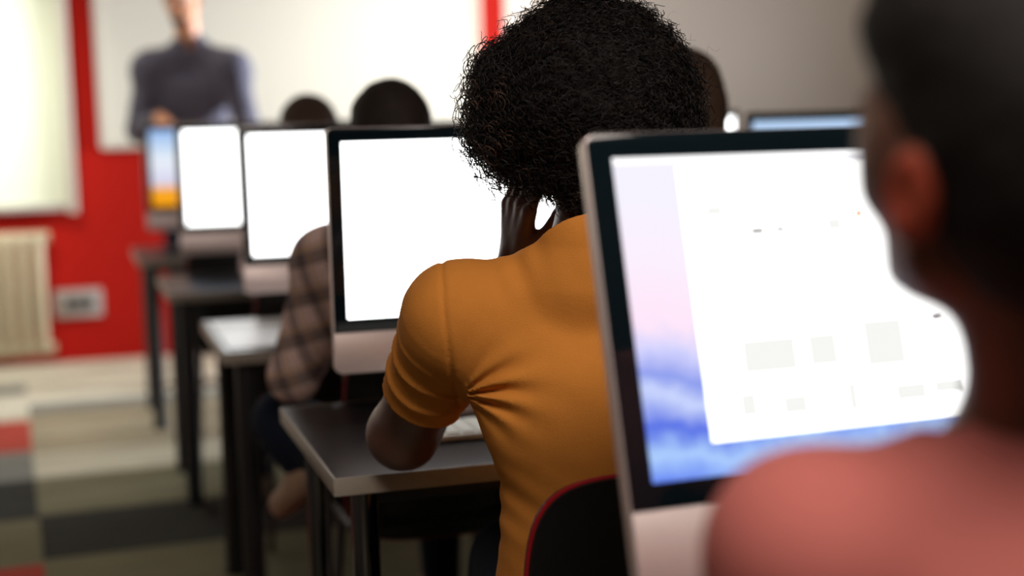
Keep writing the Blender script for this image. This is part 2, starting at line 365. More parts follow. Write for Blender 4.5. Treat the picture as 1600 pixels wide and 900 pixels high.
M_['blue_bar'] = emis('pale_blue_display', (.48, .66, .92), 1.0)
GW, GH, BZ, CHN = .65, .39, .027, .078
def monitor(x, y, ztop, yaw, tilt, screen_mat, label, group='monitors on the desks'):
    """x,y,ztop = upper left front corner of the glass; yaw, tilt in degrees"""
    ya, ti = math.radians(yaw), math.radians(tilt)
    rt = Vector((math.cos(ya), math.sin(ya), 0)); dn = Vector((math.sin(ya)*math.sin(ti), -math.cos(ya)*math.sin(ti), -math.cos(ti)))
    mid = Vector((x, y, ztop))+rt*GW/2+dn*(GH+CHN)/2
    foot = Vector((mid.x-math.sin(ya)*.07, mid.y+math.cos(ya)*.07, .74))
    r = empty('desktop_monitor', foot, label, 'monitor', rz=ya, group=group)
    rel = mid-foot; c, s = math.cos(ya), math.sin(ya)
    rel = Vector((c*rel.x+s*rel.y, -s*rel.x+c*rel.y, rel.z))
    X = Matrix.Translation(rel) @ Matrix.Rotation(-ti, 4, 'X')
    H2 = (GH+CHN)/2; w = GW/2
    outl = rrect(-w, w, -H2, H2, .013, 6)
    MB().prism(outl, .0005, .020, bev=.0015).build('casing', M_['alu'], r, xf=X)
    rings = []
    for t in np.linspace(0, 1, 7):
        sc = math.sqrt(max(0, 1-t**2*.93)); rings.append([(px*(.995*(1-.0*t))*(.3+.7*sc), .020+.028*t, pz*(.35+.65*sc)) for px, pz in outl])
    MB().loft(rings).build('back_shell', M_['alu'], r, xf=X)
    MB().prism(rrect(-w+.0005, w-.0005, -H2, -H2+CHN, .0125, 6, (1, 1, 0, 0)), -.0012, .001, bev=.0005).build('chin', M_['alu'], r, xf=X)
    MB().prism(rrect(-w+.001, w-.001, -H2+CHN+.0006, H2-.0008, .0125, 6, (0, 0, 1, 1)), -.0014, .001, bev=.0004).build('glass_front', M_['glass_black'], r, xf=X)
    sc_ = MB().prism(rrect(-w+BZ, w-BZ, -H2+CHN+BZ, H2-BZ, .0012, 3), -.0022, -.0012).build('screen', screen_mat, r, xf=X, smooth=False)
    # stand: foot plate and bent neck of one sheet
    prof = [(-.085, .004), (.09, .004), (.10, .012), (.098, .03), (.06, .20), (.055, .24)]
    mb = MB(); t = .005; wd = .095
    prof = [(-.085, 0), (.085, 0), (.100, .004), (.104, .016), (.102, .04)]
    top = X @ Vector((0, .045, .02)); prof.append((top.y+.012, top.z-.02)); prof.append((top.y, top.z))
    prof = [Vector((0, a, b+.0055)) for a, b in prof]
    rg = []
    for i, p in enumerate(prof):
        d = (prof[min(i+1, len(prof)-1)]-prof[max(i-1, 0)]).normalized(); nn = Vector((0, -d.z, d.y))
        rg.append([p+nn*t+Vector((-wd, 0, 0)), p+nn*t+Vector((wd, 0, 0)), p-nn*t+Vector((wd, 0, 0)), p-nn*t+Vector((-wd, 0, 0))])
    mb.loft(rg).build('stand', M_['alu'], r)
    return r, sc_, X
m1, s1, X1 = monitor(.511, 1.387, 1.2995, 3.0, 15.5, M_['wall_paper'], 'large near monitor showing a blue mountain wallpaper behind a white window')
m2, s2, X2 = monitor(.467, 2.665, 1.300, 0, 1.0, M_['scr_white'], 'blank white monitor in front of the man in the mustard t-shirt')
m3, s3, X3 = monitor(.455, 4.016, 1.300, 0, 4, M_['scr_white'], 'white monitor partly covered by the plaid shirt shoulder')
m4, s4, X4 = monitor(.372, 5.22, 1.305, 0, 3, M_['scr_white2'], 'white monitor above the reddish desk, second from the left')
m5, s5, X5 = monitor(.325, 6.50, 1.300, 0, 3, M_['split'], 'leftmost monitor showing pale blue over orange, under the teacher\'s hand')
m6, s6, X6 = monitor(2.01, 4.018, 1.303, 0, 2, M_['blue_bar'], 'dark framed monitor at right with only a pale blue strip showing')
m7, s7, X7 = monitor(1.98, 5.30, 1.305, 0, 2, M_['scr_white'], 'far monitor seen as a small white patch beside the curly hair')
# what the near screen shows: a white window with thumbnails
M_['win'] = emis('window_white', (1, 1, .985), 2.4)
M_['wing'] = emis('window_grey', (.955, .955, .925), .98)
M_['wind'] = emis('window_mark', (.12, .10, .10), .9)
M_['wino'] = emis('window_orange', (.95, .30, .08), 1)
M_['menub'] = emis('menu_bar', (.98, .97, .98), 1.25)
H2 = (GH+CHN)/2; sx0, sz1 = -GW/2+BZ, H2-BZ      # screen upper left corner
def patch(mb, u0, u1, v0, v1, y, mi=0):
    mb.box(((sx0+(u0+u1)/2), y, sz1-(v0+v1)/2), (u1-u0, .0003, v1-v0), mi=mi)
mb = MB(); patch(mb, 0, .596, .0, .0075, -.0025); mb.build('menu_bar', M_['menub'], s1, xf=X1, smooth=False)
mb = MB(); patch(mb, .072, .50, .012, .302, -.0026)
mb.build('white_window', M_['win'], s1, xf=X1, smooth=False)
for u, v, a, b, mi in ((.150, .082, .016, .006, 1), (.180, .082, .012, .005, 1), (.10, .055, .02, .012, 0), (.10, .085, .018, .008, 0), (.245, .075, .018, .014, 0),
                    (.12, .20, .065, .036, 0), (.20, .20, .035, .034, 0), (.27, .19, .05, .05, 0), (.16, .262, .03, .02, 0), (.185, .258, .012, .004, 0), (.24, .255, .012, .03, 0),
                    (.30, .262, .04, .018, 0), (.36, .19, .012, .005, 1), (.283, .068, .006, .008, 2), (.11, .255, .02, .025, 0), (.35, .262, .035, .014, 0)):
    mb = MB(); patch(mb, u, u+a, v, v+b, -.0029); mb.build('thumbnail' if a > .013 else 'icon', [M_['wing'], M_['wind'], M_['wino']][mi], s1, xf=X1, smooth=False)
# ------------------------------------------------------------------ small things on the desks
kb = empty('keyboard', (.735, 2.47, .74), 'white keyboard on the desk, in the gap beneath the mustard sleeve', 'keyboard')
MB().box((0, 0, .007), (.43, .125, .012), bev=.004, seg=3).build('tray', M_['keyw'], kb)
mb = MB()
for i in range(5):
    for j in range(14): mb.box((-.19+j*.0292, -.046+i*.0225, .0145), (.025, .018, .004), bev=.001, seg=1)
mb.build('keys', M_['keyw'], kb)
pp = MB(); pp.box((0, 0, .0010), (.26, .50, .0014), bev=.0004, seg=1)
pp = pp.build('paper_sheet', M_['paper'], loc=(.498, 3.87, .7402)); tag(pp, 'bright white sheet lying on the third desk, left of the plaid sleeve', 'paper')  # thin white slab laid flat on the desktop
# ------------------------------------------------------------------ chairs
def chair(x, y, rz, label, w=.42):
    r = empty('chair', (x, y, 0), label, 'chair', rz=rz, group='black classroom chairs')
    # backrest: curved rounded plate at -y side of the seat
    def outline(g): return rrect(-w/2-g, w/2+g, .46-g, .855+g, .09+g, 8)
    def plate(g, y0, y1):
        mb = MB(); rr = []
        pol = outline(g)
        for yy in (y0, y1): rr.append([(px, yy+(px/w)**2*.13-(pz-.65)*.16-.19, pz) for px, pz in pol])
        bm = mb.bm; A = [bm.verts.new(p) for p in rr[0]]; B = [bm.verts.new(p) for p in rr[1]]; n = len(A)
        # rows of quads across so the plate really bends
        for V, fl in ((A, 1), (B, 0)):
            f = bm.faces.new(V if fl else V[::-1])
        for k in range(n): bm.faces.new((A[k], B[k], B[(k+1) % n], A[(k+1) % n]))
        return mb
    def shell(g, y0, y1):
        mb = MB(); bm = mb.bm; nu, nv = 24, 20; pol = outline(g); grid = []
        for side, yy in ((0, y0), (1, y1)):
            G = []
            for i in range(nu+1):
                u = -1+2*i/nu; row = []
                for j in range(nv+1):
                    v = -1+2*j/nv; p = 5.0
                    rr = (abs(u)**p+abs(v)**p)**(1/p) or 1; mx = max(abs(u), abs(v)) or 1
                    px = u*mx/rr*(w/2+g); pz = .63+v*mx/rr*(.225+g)
                    row.append(bm.verts.new((px, yy+(px/w)**2*.16-(pz-.65)*.16-.19, pz)))
                G.append(row)
            grid.append(G)
            for i in range(nu):
                for j in range(nv): bm.faces.new((G[i][j], G[i+1][j], G[i+1][j+1], G[i][j+1]) if side else (G[i][j], G[i][j+1], G[i+1][j+1], G[i+1][j]))
        loop = [(i, 0) for i in range(nu)]+[(nu, j) for j in range(nv)]+[(i, nv) for i in range(nu, 0, -1)]+[(0, j) for j in range(nv, 0, -1)]
        for k in range(len(loop)):
            a, b = loop[k], loop[(k+1) % len(loop)]
            bm.faces.new((grid[0][a[0]][a[1]], grid[0][b[0]][b[1]], grid[1][b[0]][b[1]], grid[1][a[0]][a[1]]))
        return mb, [grid[0][a][b].co.copy() for a, b in loop]
    mb, lp = shell(0, -.011, .011); mb.build('backrest', M_['blackplastic'], r)
    lp = [p+Vector((0, .009, 0)) for p in lp]
    MB().tube(lp+[lp[0]], .0042, 8, cap=False).build('piping', M_['redtrim'], r)
    MB().box((0, .03, .445), (w, .40, .03), bev=.014, seg=3).build('seat', M_['blackplastic'], r)
    for sx in (-1, 1):
        MB().tube([(sx*.15, -.13, .44), (sx*.15, -.17, .46), (sx*.15, -.185, .50), (sx*.15, -.19, .60)], .010, 8).build('back_strut', M_['darkmetal'], r)
        for sy in (-1, 1):
            MB().tube([(sx*.16, .03+sy*.14, .435), (sx*.19, .03+sy*.19, .0)], .011, 10).build('leg', M_['chrome'], r)
    return r
chair(.745, 1.89, .05, 'black chair with red piping behind the man in the mustard t-shirt', w=.42)
chair(.74, 3.09, 0, 'black chair of the person in the plaid shirt, seen below the second screen')
chair(.72, 4.42, 0, 'black chair behind the plaid sleeve, in front of the fourth desk')
chair(.62, 5.72, 0, 'black chair seen through the gap under the second monitor from the left')
chair(1.40, 3.09, 0, 'black chair under the person right of the curly hair')
# ------------------------------------------------------------------ signed-distance body builder
class SDF:
    def __init__(s): s.ops = []; s.disp = None; s.colorfn = None
    def cone(s, a, b, ra, rb, k=.02, sub=False):
        a = np.array(a, float); b = np.array(b, float); s.ops.append(('c', a, b, ra, rb, k, sub)); return s
    def ell(s, c, r, R=np.eye(3), k=.02, sub=False):
        s.ops.append(('e', np.array(c, float), np.array(r, float), np.array(R, float), None, k, sub)); return s
    def half(s, p, n, reg, k=.004):           # cut away the side n points to, within a ball (centre, radius)
        s.ops.append(('h', np.array(p, float), np.array(n, float)/np.linalg.norm(n), reg, None, k, True)); return s
    def eval(s, op, P):
        t = op[0]
        if t == 'c':
            _, a, b, ra, rb, _, _ = op; ba = b-a; L = max(ba@ba, 1e-9); h = np.clip(((P-a)@ba)/L, 0, 1)
            return np.sqrt(((P-a-h[..., None]*ba)**2).sum(-1))-(ra+(rb-ra)*h)
        if t == 'e':
            _, c, r, R, _, _, _ = op; q = (P-c)@R; k0 = np.sqrt(((q/r)**2).sum(-1))+1e-9; k1 = np.sqrt(((q/(r*r))**2).sum(-1))+1e-9
            return k0*(k0-1)/k1
        _, p, n, reg, _, _, _ = op
        d = -((P-p)@n)
        db = np.sqrt(((P-reg[0])**2).sum(-1))-reg[1]
        return np.maximum(d, db)
    def bbox(s, op):
        if op[0] == 'c':
            m = max(op[3], op[4]); return np.minimum(op[1], op[2])-m, np.maximum(op[1], op[2])+m
        if op[0] == 'e':
            m = op[2].max(); return op[1]-m, op[1]+m
        return op[3][0]-op[3][1], op[3][0]+op[3][1]
    def mesh(s, name, vox, m, parent, extra=0.012, smooth_it=0):
        lo = np.min([s.bbox(o)[0] for o in s.ops if not o[6]], 0)-extra-3*vox; hi = np.max([s.bbox(o)[1] for o in s.ops if not o[6]], 0)+extra+3*vox
        n = np.ceil((hi-lo)/vox).astype(int)+1; F = np.full(n, .2, np.float32)
        for o in s.ops:
            b0, b1 = s.bbox(o); pad = o[5]*1.5+4*vox
            i0 = np.clip(np.floor((b0-pad-lo)/vox).astype(int), 0, n-1); i1 = np.clip(np.ceil((b1+pad-lo)/vox).astype(int)+1, 1, n)
            if (i1 <= i0).any(): continue
            ax = [lo[d]+vox*np.arange(i0[d], i1[d]) for d in range(3)]
            P = np.stack(np.meshgrid(*ax, indexing='ij'), -1); d = s.eval(o, P).astype(np.float32)
            sl = tuple(slice(i0[q], i1[q]) for q in range(3)); f = F[sl]; k = o[5]
            if o[6]:
                d = -d; h = np.maximum(k-np.abs(f-d), 0)/k; F[sl] = np.maximum(f, d)+h*h*k*.25
            else:
                h = np.maximum(k-np.abs(f-d), 0)/k; F[sl] = np.minimum(f, d)-h*h*k*.25
        if s.disp is not None:
            idx = np.argwhere(np.abs(F) < .03); P = lo+vox*idx
            F[tuple(idx.T)] += s.disp(P).astype(np.float32)
        band = 3*vox; F = np.clip(F, -band, band)
        g = openvdb.FloatGrid(background=float(band)); g.copyFromArray(np.ascontiguousarray(F)); g.gridClass = openvdb.GridClass.LEVEL_SET
        pts, quads = g.convertToQuads(isovalue=0.0)
        pts = lo+np.asarray(pts)*vox; quads = np.asarray(quads)[:, ::-1]
        if parent is not None: pts = pts-np.array(parent.location)
        me = bpy.data.meshes.new(name); me.from_pydata(pts.tolist(), [], quads.tolist()); me.validate()
        me.polygons.foreach_set('use_smooth', [True]*len(me.polygons))
        return link(name, me, m, parent)
def rotm(yaw=0, pitch=0, roll=0):     # columns: right, forward, up. yaw>0 turns left; pitch>0 looks up; roll>0 leans right
    return np.array(Euler((math.radians(pitch), math.radians(roll), math.radians(yaw)), 'YXZ').to_matrix())
def V3(*a): return np.array(a, float)
def unit(v): v = np.array(v, float); return v/np.linalg.norm(v)
def add_head(S, c, R, sc=1.0):
    def p(x, y, z): return c+R@(V3(x, y, z)*sc)
    e = lambda q, r, k=.02, sub=False, RR=R: S.ell(p(*q), V3(*r)*sc, RR, k, sub)
    e((0, -.012, .03), (.074, .093, .085)); e((0, .030, -.03), (.060, .058, .075), .03)
    for s in (-1, 1):
        S.cone(p(s*.052, .0, -.050), p(s*.016, .070, -.094), .016*sc, .015*sc, .03)
        S.ell(p(s*.040, .062, -.028), V3(.020, .018, .016)*sc, R, .02)            # cheek
        S.cone(p(s*.012, .088, .022), p(s*.045, .072, .020), .008*sc, .006*sc, .012)  # brow
        S.ell(p(s*.031, .090, .002), V3(.014, .010, .010)*sc, R, .012, True)       # eye socket
        S.ell(p(s*.031, .076, .001), V3(.013, .011, .011)*sc, R, .004)             # lid
        # ear
        Re = R@np.array(Euler((0, 0, s*math.radians(-22))).to_matrix())
        S.ell(p(s*.079, -.010, .000), V3(.009, .019, .031)*sc, Re, .008)
        S.ell(p(s*.088, -.006, .004), V3(.006, .010, .018)*sc, Re, .004, True)
        S.ell(p(s*.077, .000, -.024), V3(.006, .009, .011)*sc, R, .006)
    e((0, .080, -.094), (.020, .015, .015), .02)                                    # chin
    S.cone(p(0, .088, .012), p(0, .106, -.026), .007*sc, .0115*sc, .012)           # nose
    for s in (-1, 1): S.ell(p(s*.012, .096, -.030), V3(.008, .009, .007)*sc, R, .006)
    S.cone(p(-.018, .086, -.055), p(.018, .086, -.055), .0065*sc, .0065*sc, .008)
    S.cone(p(-.015, .087, -.065), p(.015, .087, -.065), .0075*sc, .0075*sc, .006)
    S.ell(p(0, .101, -.0605), V3(.022, .010, .0012)*sc, R, .003, True)              # mouth line
def add_hand(S, wrist, fdir, pnorm, side, curl=.35, spread=.10, sc=1.0, thumb=(.75, .45)):
    """fdir: direction of the fingers, pnorm: out of the palm, side: +1 when the thumb lies towards cross(fdir,pnorm)"""
    f = unit(fdir); n = unit(pnorm-np.dot(pnorm, f)*f); t = np.cross(f, n)*side
    W = np.array(wrist, float); L = .082*sc
    kn = []
    for i, (o, l) in enumerate(((.030, .97), (.010, 1.02), (-.011, .97), (-.030, .88))):
        k = W+f*L*l+t*o*sc; kn.append(k); S.cone(W+t*o*.55*sc+f*.012, k, .0135*sc, .0105*sc, .012)
    for i, k in enumerate(kn):
        ln = ((.040, .025, .020), (.045, .029, .021), (.041, .027, .020), (.032, .020, .018))[i]
        a = (1.5-i)*spread; d = unit(f*math.cos(a)+t*math.sin(a)); ang = 0; q = k; r = (.0088, .0092, .0086, .0076)[i]*sc
        for j, l in enumerate(ln):
            ang += curl*(1.0 if j else .8)
            dd = d*math.cos(ang)+n*math.sin(ang); q2 = q+dd*l*sc
            S.cone(q, q2, r*(1-.08*j), r*(1-.08*(j+1)), .003 if j else .006); q = q2
    b = W+f*.022*sc+t*.026*sc
    d1 = unit(f*thumb[0]+t*.7+n*thumb[1]); m1_ = b+d1*.042*sc; S.cone(b, m1_, .0145*sc, .011*sc, .012)
    d2 = unit(f*(thumb[0]+.35)+t*.25+n*thumb[1]*1.1); m2_ = m1_+d2*.032*sc; S.cone(m1_, m2_, .0105*sc, .0098*sc, .004)
    d3 = unit(f+t*.05+n*thumb[1]*1.2); S.cone(m2_, m2_+d3*.026*sc, .0098*sc, .0078*sc, .004)
def limb(S, a, b, ra, rb, k=.02, mid=None):
    S.cone(a, b, ra, rb, k)
    if mid: S.ell(np.array(a)+(np.array(b)-np.array(a))*mid[0], V3(mid[1], mid[1], mid[2]), frame_z(np.array(b)-np.array(a)), k)
def frame_z(d):
    z = unit(d); x = unit(np.cross(z, V3(.3, .9, .1))); return np.stack([x, np.cross(z, x), z], 1)
def torso(S, J, R, g=0, w=1.0, k=.05):
    P, Ch, N = J['pelvis'], J['chest'], J['neck']
    S.ell(P, V3(.168*w+g, .120*w+g, .120+g), R, k)
    S.ell((P*.55+Ch*.45), V3(.140*w+g, .100*w+g, .16), R, k)
    S.ell(Ch, V3(.160*w+g, .110*w+g, .165+g), R, k)
    for s in ('L', 'R'):
        S.cone(N-R[:, 2]*.035, J['sh'+s]+R[:, 2]*.0, .045*w+g, .050*w+g, k)
        S.cone(Ch+(J['sh'+s]-Ch)*.25, J['sh'+s]-R[:, 2]*.02, .075*w+g, .052*w+g, k)
def arms(S, J, g=0, w=1.0, upto=1.0, hands=True, sides='LR'):
    for s in sides:
        a, e, wr = J['sh'+s], J['el'+s], J['wr'+s]
        S.ell(a, V3(.056*w+g,)*1 if False else V3(.056*w+g, .056*w+g, .056*w+g), k=.04)
        limb(S, a, a+(e-a)*upto, .050*w+g, .041*w+g+(1-upto)*.006, .03)
        if hands:
            limb(S, e, wr, .040*w, .0265*w, .02, (.28, .043*w, .09))
            S.cone(wr, wr+unit(J['hd'+s][0])*.02, .025*w, .023*w, .015)
            add_hand(S, wr+unit(J['hd'+s][0])*.008, *J['hd'+s][:3], **J['hd'+s][3])
def legs(S, J, g=0, w=1.0, knee_to_ankle=1.0):
    for s in 'LR':
        h, kn, an = J['hip'+s], J['kn'+s], J['an'+s]
        S.cone(h, kn, .086*w+g, .058*w+g, .03); S.cone(kn, kn+(an-kn)*knee_to_ankle, .056*w+g, .038*w+g, .02)
        S.ell(kn+(an-kn)*.28-unit(J['fwd'])*.012, V3(.05*w+g, .05*w+g, .11), frame_z(an-kn), .02)
def feet(S, J, g=0, side='LR'):
    for s in side:
        an = J['an'+s]; f = unit(J['fwd'] if 'toe'+s not in J else J['toe'+s])
        dn = unit(V3(0, 0, -1)-np.dot(V3(0, 0, -1), f)*f)
        S.cone(an+dn*.045-f*.035, an+dn*.05+f*.13, .036+g, .030+g, .02); S.cone(an, an+dn*.05+f*.05, .036+g, .032+g, .02)
        S.half(an+dn*.078, dn, (an+dn*.09+f*.05, .2), .004)
def skeleton(pelvis, neck, head, R, sh_w=.185, seated=True, **over):
    J = {}; f, r, u = R[:, 1], R[:, 0], R[:, 2]
    hf = unit(V3(f[0], f[1], 0)); hr = V3(hf[1], -hf[0], 0)
    P, N = np.array(pelvis, float), np.array(neck, float)
    J.update(pelvis=P, neck=N, head=np.array(head, float), chest=P+(N-P)*.62+f*.005, fwd=hf)
    for s, q in (('L', -1), ('R', 1)):
        J['sh'+s] = N+r*q*sh_w-u*.075; J['hip'+s] = P+hr*q*.095-V3(0, 0, .03)
        J['kn'+s] = J['hip'+s]+hf*.42+hr*q*.05+V3(0, 0, .01) if seated else J['hip'+s]+V3(0, 0, -.43)+hf*.01
        J['an'+s] = V3(J['kn'+s][0], J['kn'+s][1], .085)-hf*.0 if seated else V3(J['hip'+s][0], J['hip'+s][1], .085)
        J['el'+s] = J['sh'+s]+hr*q*.06+hf*.14-V3(0, 0, .235); J['wr'+s] = J['el'+s]+hf*.23-hr*q*.06+V3(0, 0, .03)
        J['hd'+s] = (hf-hr*q*.1, V3(0, 0, -1), 1 if q < 0 else -1, dict(curl=.25))
    J.update(over); return J
def hsign(fdir, pnorm, thumbdir): return 1 if np.dot(np.cross(unit(fdir), unit(pnorm)), thumbdir) > 0 else -1
def eyes(parent, c, R, sc=1.0):
    for s in (-1, 1):
        S = SDF(); S.ell(c+R@(V3(s*.031, .079, .001)*sc), V3(.0112, .0112, .0112)*sc, R, .001); S.mesh('eye', .002, M_['eye'], parent)
def shoes(J, m, root, vox=.006):
    for q in 'LR':
        B = SDF(); feet(B, J, .008, q); B.mesh('shoe', vox, m, root)
def noise(P, f, seed=0):
    r = np.random.default_rng(seed); o = 0
    for i in range(7):
        v = r.normal(size=3); v /= np.linalg.norm(v); o = o+np.sin(P@v*f*(.6+.9*r.random())+r.random()*6.28)
    return o/7
# ------------------------------------------------------------------ 1. the man in the mustard t-shirt
def man_mustard():
    Rt = rotm(yaw=2, pitch=-12, roll=-4)
    head = at(922, 205, 2.12); neck = at(908, 396, 2.05)
    pelvis = V3(.745, 1.94, .57)
    J = skeleton(pelvis, neck, head, Rt, sh_w=.185)
    J['shL'] = at(716, 492, 2.06); J['elL'] = at(630, 678, 2.29); J['wrL'] = at(804, 412, 2.27)
    for q in 'LR': J['kn'+q] = J['kn'+q]+V3(.13, 0, -.02)
    J['shR'] = at(1120, 480, 2.10); J['elR'] = J['shR']+V3(.08, .17, -.22); J['wrR'] = V3(J['elR'][0]-.08, 2.42, .775)
    fd = unit(at(812, 300, 2.225)-J['wrL']); pn = unit(CR*.75+CF*.45)
    J['hdL'] = (fd, pn, hsign(fd, pn, V3(-.3, -1, .2)), dict(curl=.36, spread=.05, sc=1.14, thumb=(.9, .55)))
    J['hdR'] = (V3(-.1, 1, 0), V3(0, 0, -1), hsign(V3(-.1, 1, 0), V3(0, 0, -1), V3(-1, 0, 0)), dict(curl=.3))
    Rh = rotm(yaw=4, pitch=-14, roll=-4)
    root = empty('person', (J['pelvis'][0], J['pelvis'][1], 0), 'person with a dark curly afro in a mustard t-shirt leaning an elbow on the desk', 'person')
    S = SDF(); torso(S, J, Rt, 0); arms(S, J); legs(S, J); feet(S, J)
    S.cone(neck-V3(0, 0, .06), head-Rh@V3(0, .02, .06), .062, .054, .04); add_head(S, head, Rh)
    S.ell(J['elL'], V3(.050, .050, .050), k=.03); S.cone(J['shL'], J['elL'], .055, .051, .02); S.cone(J['elL'], J['elL']+(J['wrL']-J['elL'])*.5, .050, .040, .02)
    S.mesh('body', .0042, M_['skin_dark'], root)
    eyes(root, head, Rh)
    # t-shirt
    T = SDF(); torso(T, J, Rt, .014, k=.05)
    aL = J['elL']-J['shL']; aR = J['elR']-J['shR']
    for s, a in (('L', aL), ('R', aR)):
        b = J['sh'+s]+a*.60; T.cone(J['sh'+s], b, .060, .060, .045); T.ell(J['sh'+s], V3(.062, .062, .062), k=.04)
        T.cone(J['sh'+s]+a*.25-V3(0, 0, .010), b-V3(0, 0, .010), .061, .060, .03)
        cut = J['sh'+s]+a*.49
        T.half(cut, unit(a+V3(0, 0, .10)), (J['sh'+s]+a*.92, .125), .004)
    T.cone(J['pelvis']+V3(0, -.01, .05), J['pelvis']+V3(0, -.01, -.06), .165, .172, .05)
    T.cone(neck-V3(0, 0, .035), neck+Rt@V3(0, -.012, .022), .085, .070, .03)          # collar
    nn = unit(Rt@V3(0, .40, 1)); top = neck+Rt@V3(0, -.035, .034)
    T.half(top, nn, (top+nn*.13, .16), .004)
    arm = at(716, 622, 2.0)
    sh0 = J['shL']; axL = unit(aL)
    def disp(P):
        v = P-arm; x = v@CR; z = v@CU; y = v@CF; rr = np.sqrt(x*x+z*z)
        ang = np.arctan2(z, x)
        w = np.exp(-((rr-.05)/.055)**2)*(np.abs(y) < .2)*(x > 0)*np.exp(-((ang-.15)/.75)**2)
        d = -.0068*w*np.sin(ang*15+rr*30)
        # lower diagonal pulls towards the waist
        w2 = np.exp(-((z+.16)/.07)**2)*np.exp(-(x/.10)**2)
        d += -.0022*w2*np.sin((z+.6*x)*150)
        # sleeve creases across the upper arm
        q = P-sh0; t = q@axL; rad = np.linalg.norm(q-t[:, None]*axL, axis=1)
        w3 = (rad < .12)*np.exp(-((t-.11)/.07)**2)*np.clip(.35-(q@CR)*9, 0, 1)
        d += -.0052*w3*1.5*np.maximum(0, np.sin(t*128+1.2+noise(P, 40, 5)*1.2))**3
        # creases on the shoulder top
        d += -.0022*np.exp(-((P-at(790, 400, 2.0))**2).sum(1)/.05**2)*np.sin((v@CR)*150+(v@CU)*60)
        # sleeve seam
        sd = (P-at(697, 500, 2.0))@unit(CR*1.0+CU*.10)
        d += .0034*np.exp(-(sd/.0032)**2)*(np.abs(y) < .22)*(z > -.05)
        d += .0036*noise(P, 20, 1)+.0016*noise(P, 55, 6)+.0007*noise(P, 120, 2)
        # hem ridge of the sleeve
        hd = (t-.585*np.linalg.norm(aL)); d += -.0012*np.exp(-(hd/.003)**2)*(rad < .1)
        return d
    T.disp = disp
    T.mesh('t_shirt', .0038, M_['mustard'], root)
    # jeans, shoes
    D = SDF(); legs(D, J, .012, knee_to_ankle=.97); D.ell(J['pelvis']-V3(0, 0, .01), V3(.176, .13, .11), Rt, .04); D.mesh('jeans', .007, M_['denim'], root)
    shoes(J, M_['blackshoe'], root, .006)
    # afro: dense core and thousands of separate curls
    Hc = at(925, 168, 2.07)
    lobes = [(920, 165, 2.07, .140, .130), (920, 130, 2.07, .108, .104), (840, 180, 2.06, .074, .076), (822, 128, 2.06, .050, .050), (990, 130, 2.06, .072, .072), (1012, 190, 2.07, .064, .072), (922, 248, 2.04, .060, .050),
             (888, 62, 2.07, .050, .050), (960, 66, 2.07, .054, .052), (925, 43, 2.05, .040, .042), (800, 200, 2.05, .038, .034), (990, 250, 2.06, .080, .07), (848, 222, 2.05, .044, .040)]
    C = SDF()
    RR = np.stack([CR, CF, CU], 1)
    for px, py, z, rw, rh in lobes: C.ell(at(px, py, z), V3(rw, min(rw, .14), rh), RR, .03)
    for px, py, z, r in ((914, 286, 2.02, .030), (938, 306, 2.01, .032), (968, 305, 2.02, .04)): C.ell(at(px, py, z), V3(r, r, r), RR, .02)
    C.disp = lambda P: .0060*noise(P, 75, 11)+.004*noise(P, 170, 12)+.0025*noise(P, 380, 13)
    core = C.mesh('hair', .0045, M_['hair_black'], root); core['label'] = 'dark curly afro hair'
    me = core.data; nv = len(me.polygons)
    cen = np.empty(nv*3); me.polygons.foreach_get('center', cen); cen = cen.reshape(-1, 3)+np.array(root.location)
    nor = np.empty(nv*3); me.polygons.foreach_get('normal', nor); nor = nor.reshape(-1, 3)
    # only where hair grows outward (not against the neck or hand)
    n_c = 9500; pick = rng.integers(0, nv, n_c); base = cen[pick]; N_ = nor[pick]
    out = unit_rows(base-(Hc+V3(0, 0, -.02))); N_ = unit_rows(N_*.5+out)
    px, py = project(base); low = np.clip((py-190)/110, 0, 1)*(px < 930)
    steps = 26; tt = np.linspace(0, 1, steps)[None, :, None]
    side = np.clip((900-px)/150, 0, 1)
    Lh = (.011+.014*rng.random(n_c)+.010*side*rng.random(n_c))*(1-.35*(py > 290)); rad = .0042+.0038*rng.random(n_c)+.0014*side; turns = 1.6+1.8*rng.random(n_c)
    rand = rng.normal(size=(n_c, 3)); ax1 = unit_rows(np.cross(N_, rand)); ax2 = np.cross(N_, ax1)
    bend = rng.normal(size=(n_c, 3))*.010+V3(0, 0, -.006)
    ph = rng.random(n_c)*6.28
    ang = (tt[..., 0]*turns[:, None]*6.283+ph[:, None])[..., None]
    env = (.5+.5*np.minimum(1, tt*4))
    cpt = base[:, None]-N_[:, None]*.006+N_[:, None]*(tt*Lh[:, None, None])+bend[:, None]*tt**2 \
        + ax1[:, None]*np.cos(ang)*rad[:, None, None]*env+ax2[:, None]*np.sin(ang)*rad[:, None, None]*env
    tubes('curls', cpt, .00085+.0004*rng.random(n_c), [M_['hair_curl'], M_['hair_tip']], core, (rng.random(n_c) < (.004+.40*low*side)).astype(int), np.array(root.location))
    # big loose ringlets that hang off the left side
    cp, cq = project(cen); ok = np.where((cp < 800) & (cq > 70) & (cq < 285))[0]; n_r = 330; base = cen[rng.choice(ok, n_r)]
    o3 = unit_rows(unit_rows(base-Hc)*.8+rng.normal(size=(n_r, 3))*.35+V3(0, 0, -.25)); a1 = unit_rows(np.cross(o3, rng.normal(size=(n_r, 3)))); a2 = np.cross(o3, a1)
    t3 = np.linspace(0, 1, 44)[None, :, None]; L3 = (.026+.030*rng.random(n_r))[:, None, None]; r3 = (.0065+.0050*rng.random(n_r))[:, None, None]
    an = t3*(2.2+2.2*rng.random(n_r))[:, None, None]*6.283+rng.random(n_r)[:, None, None]*6.28
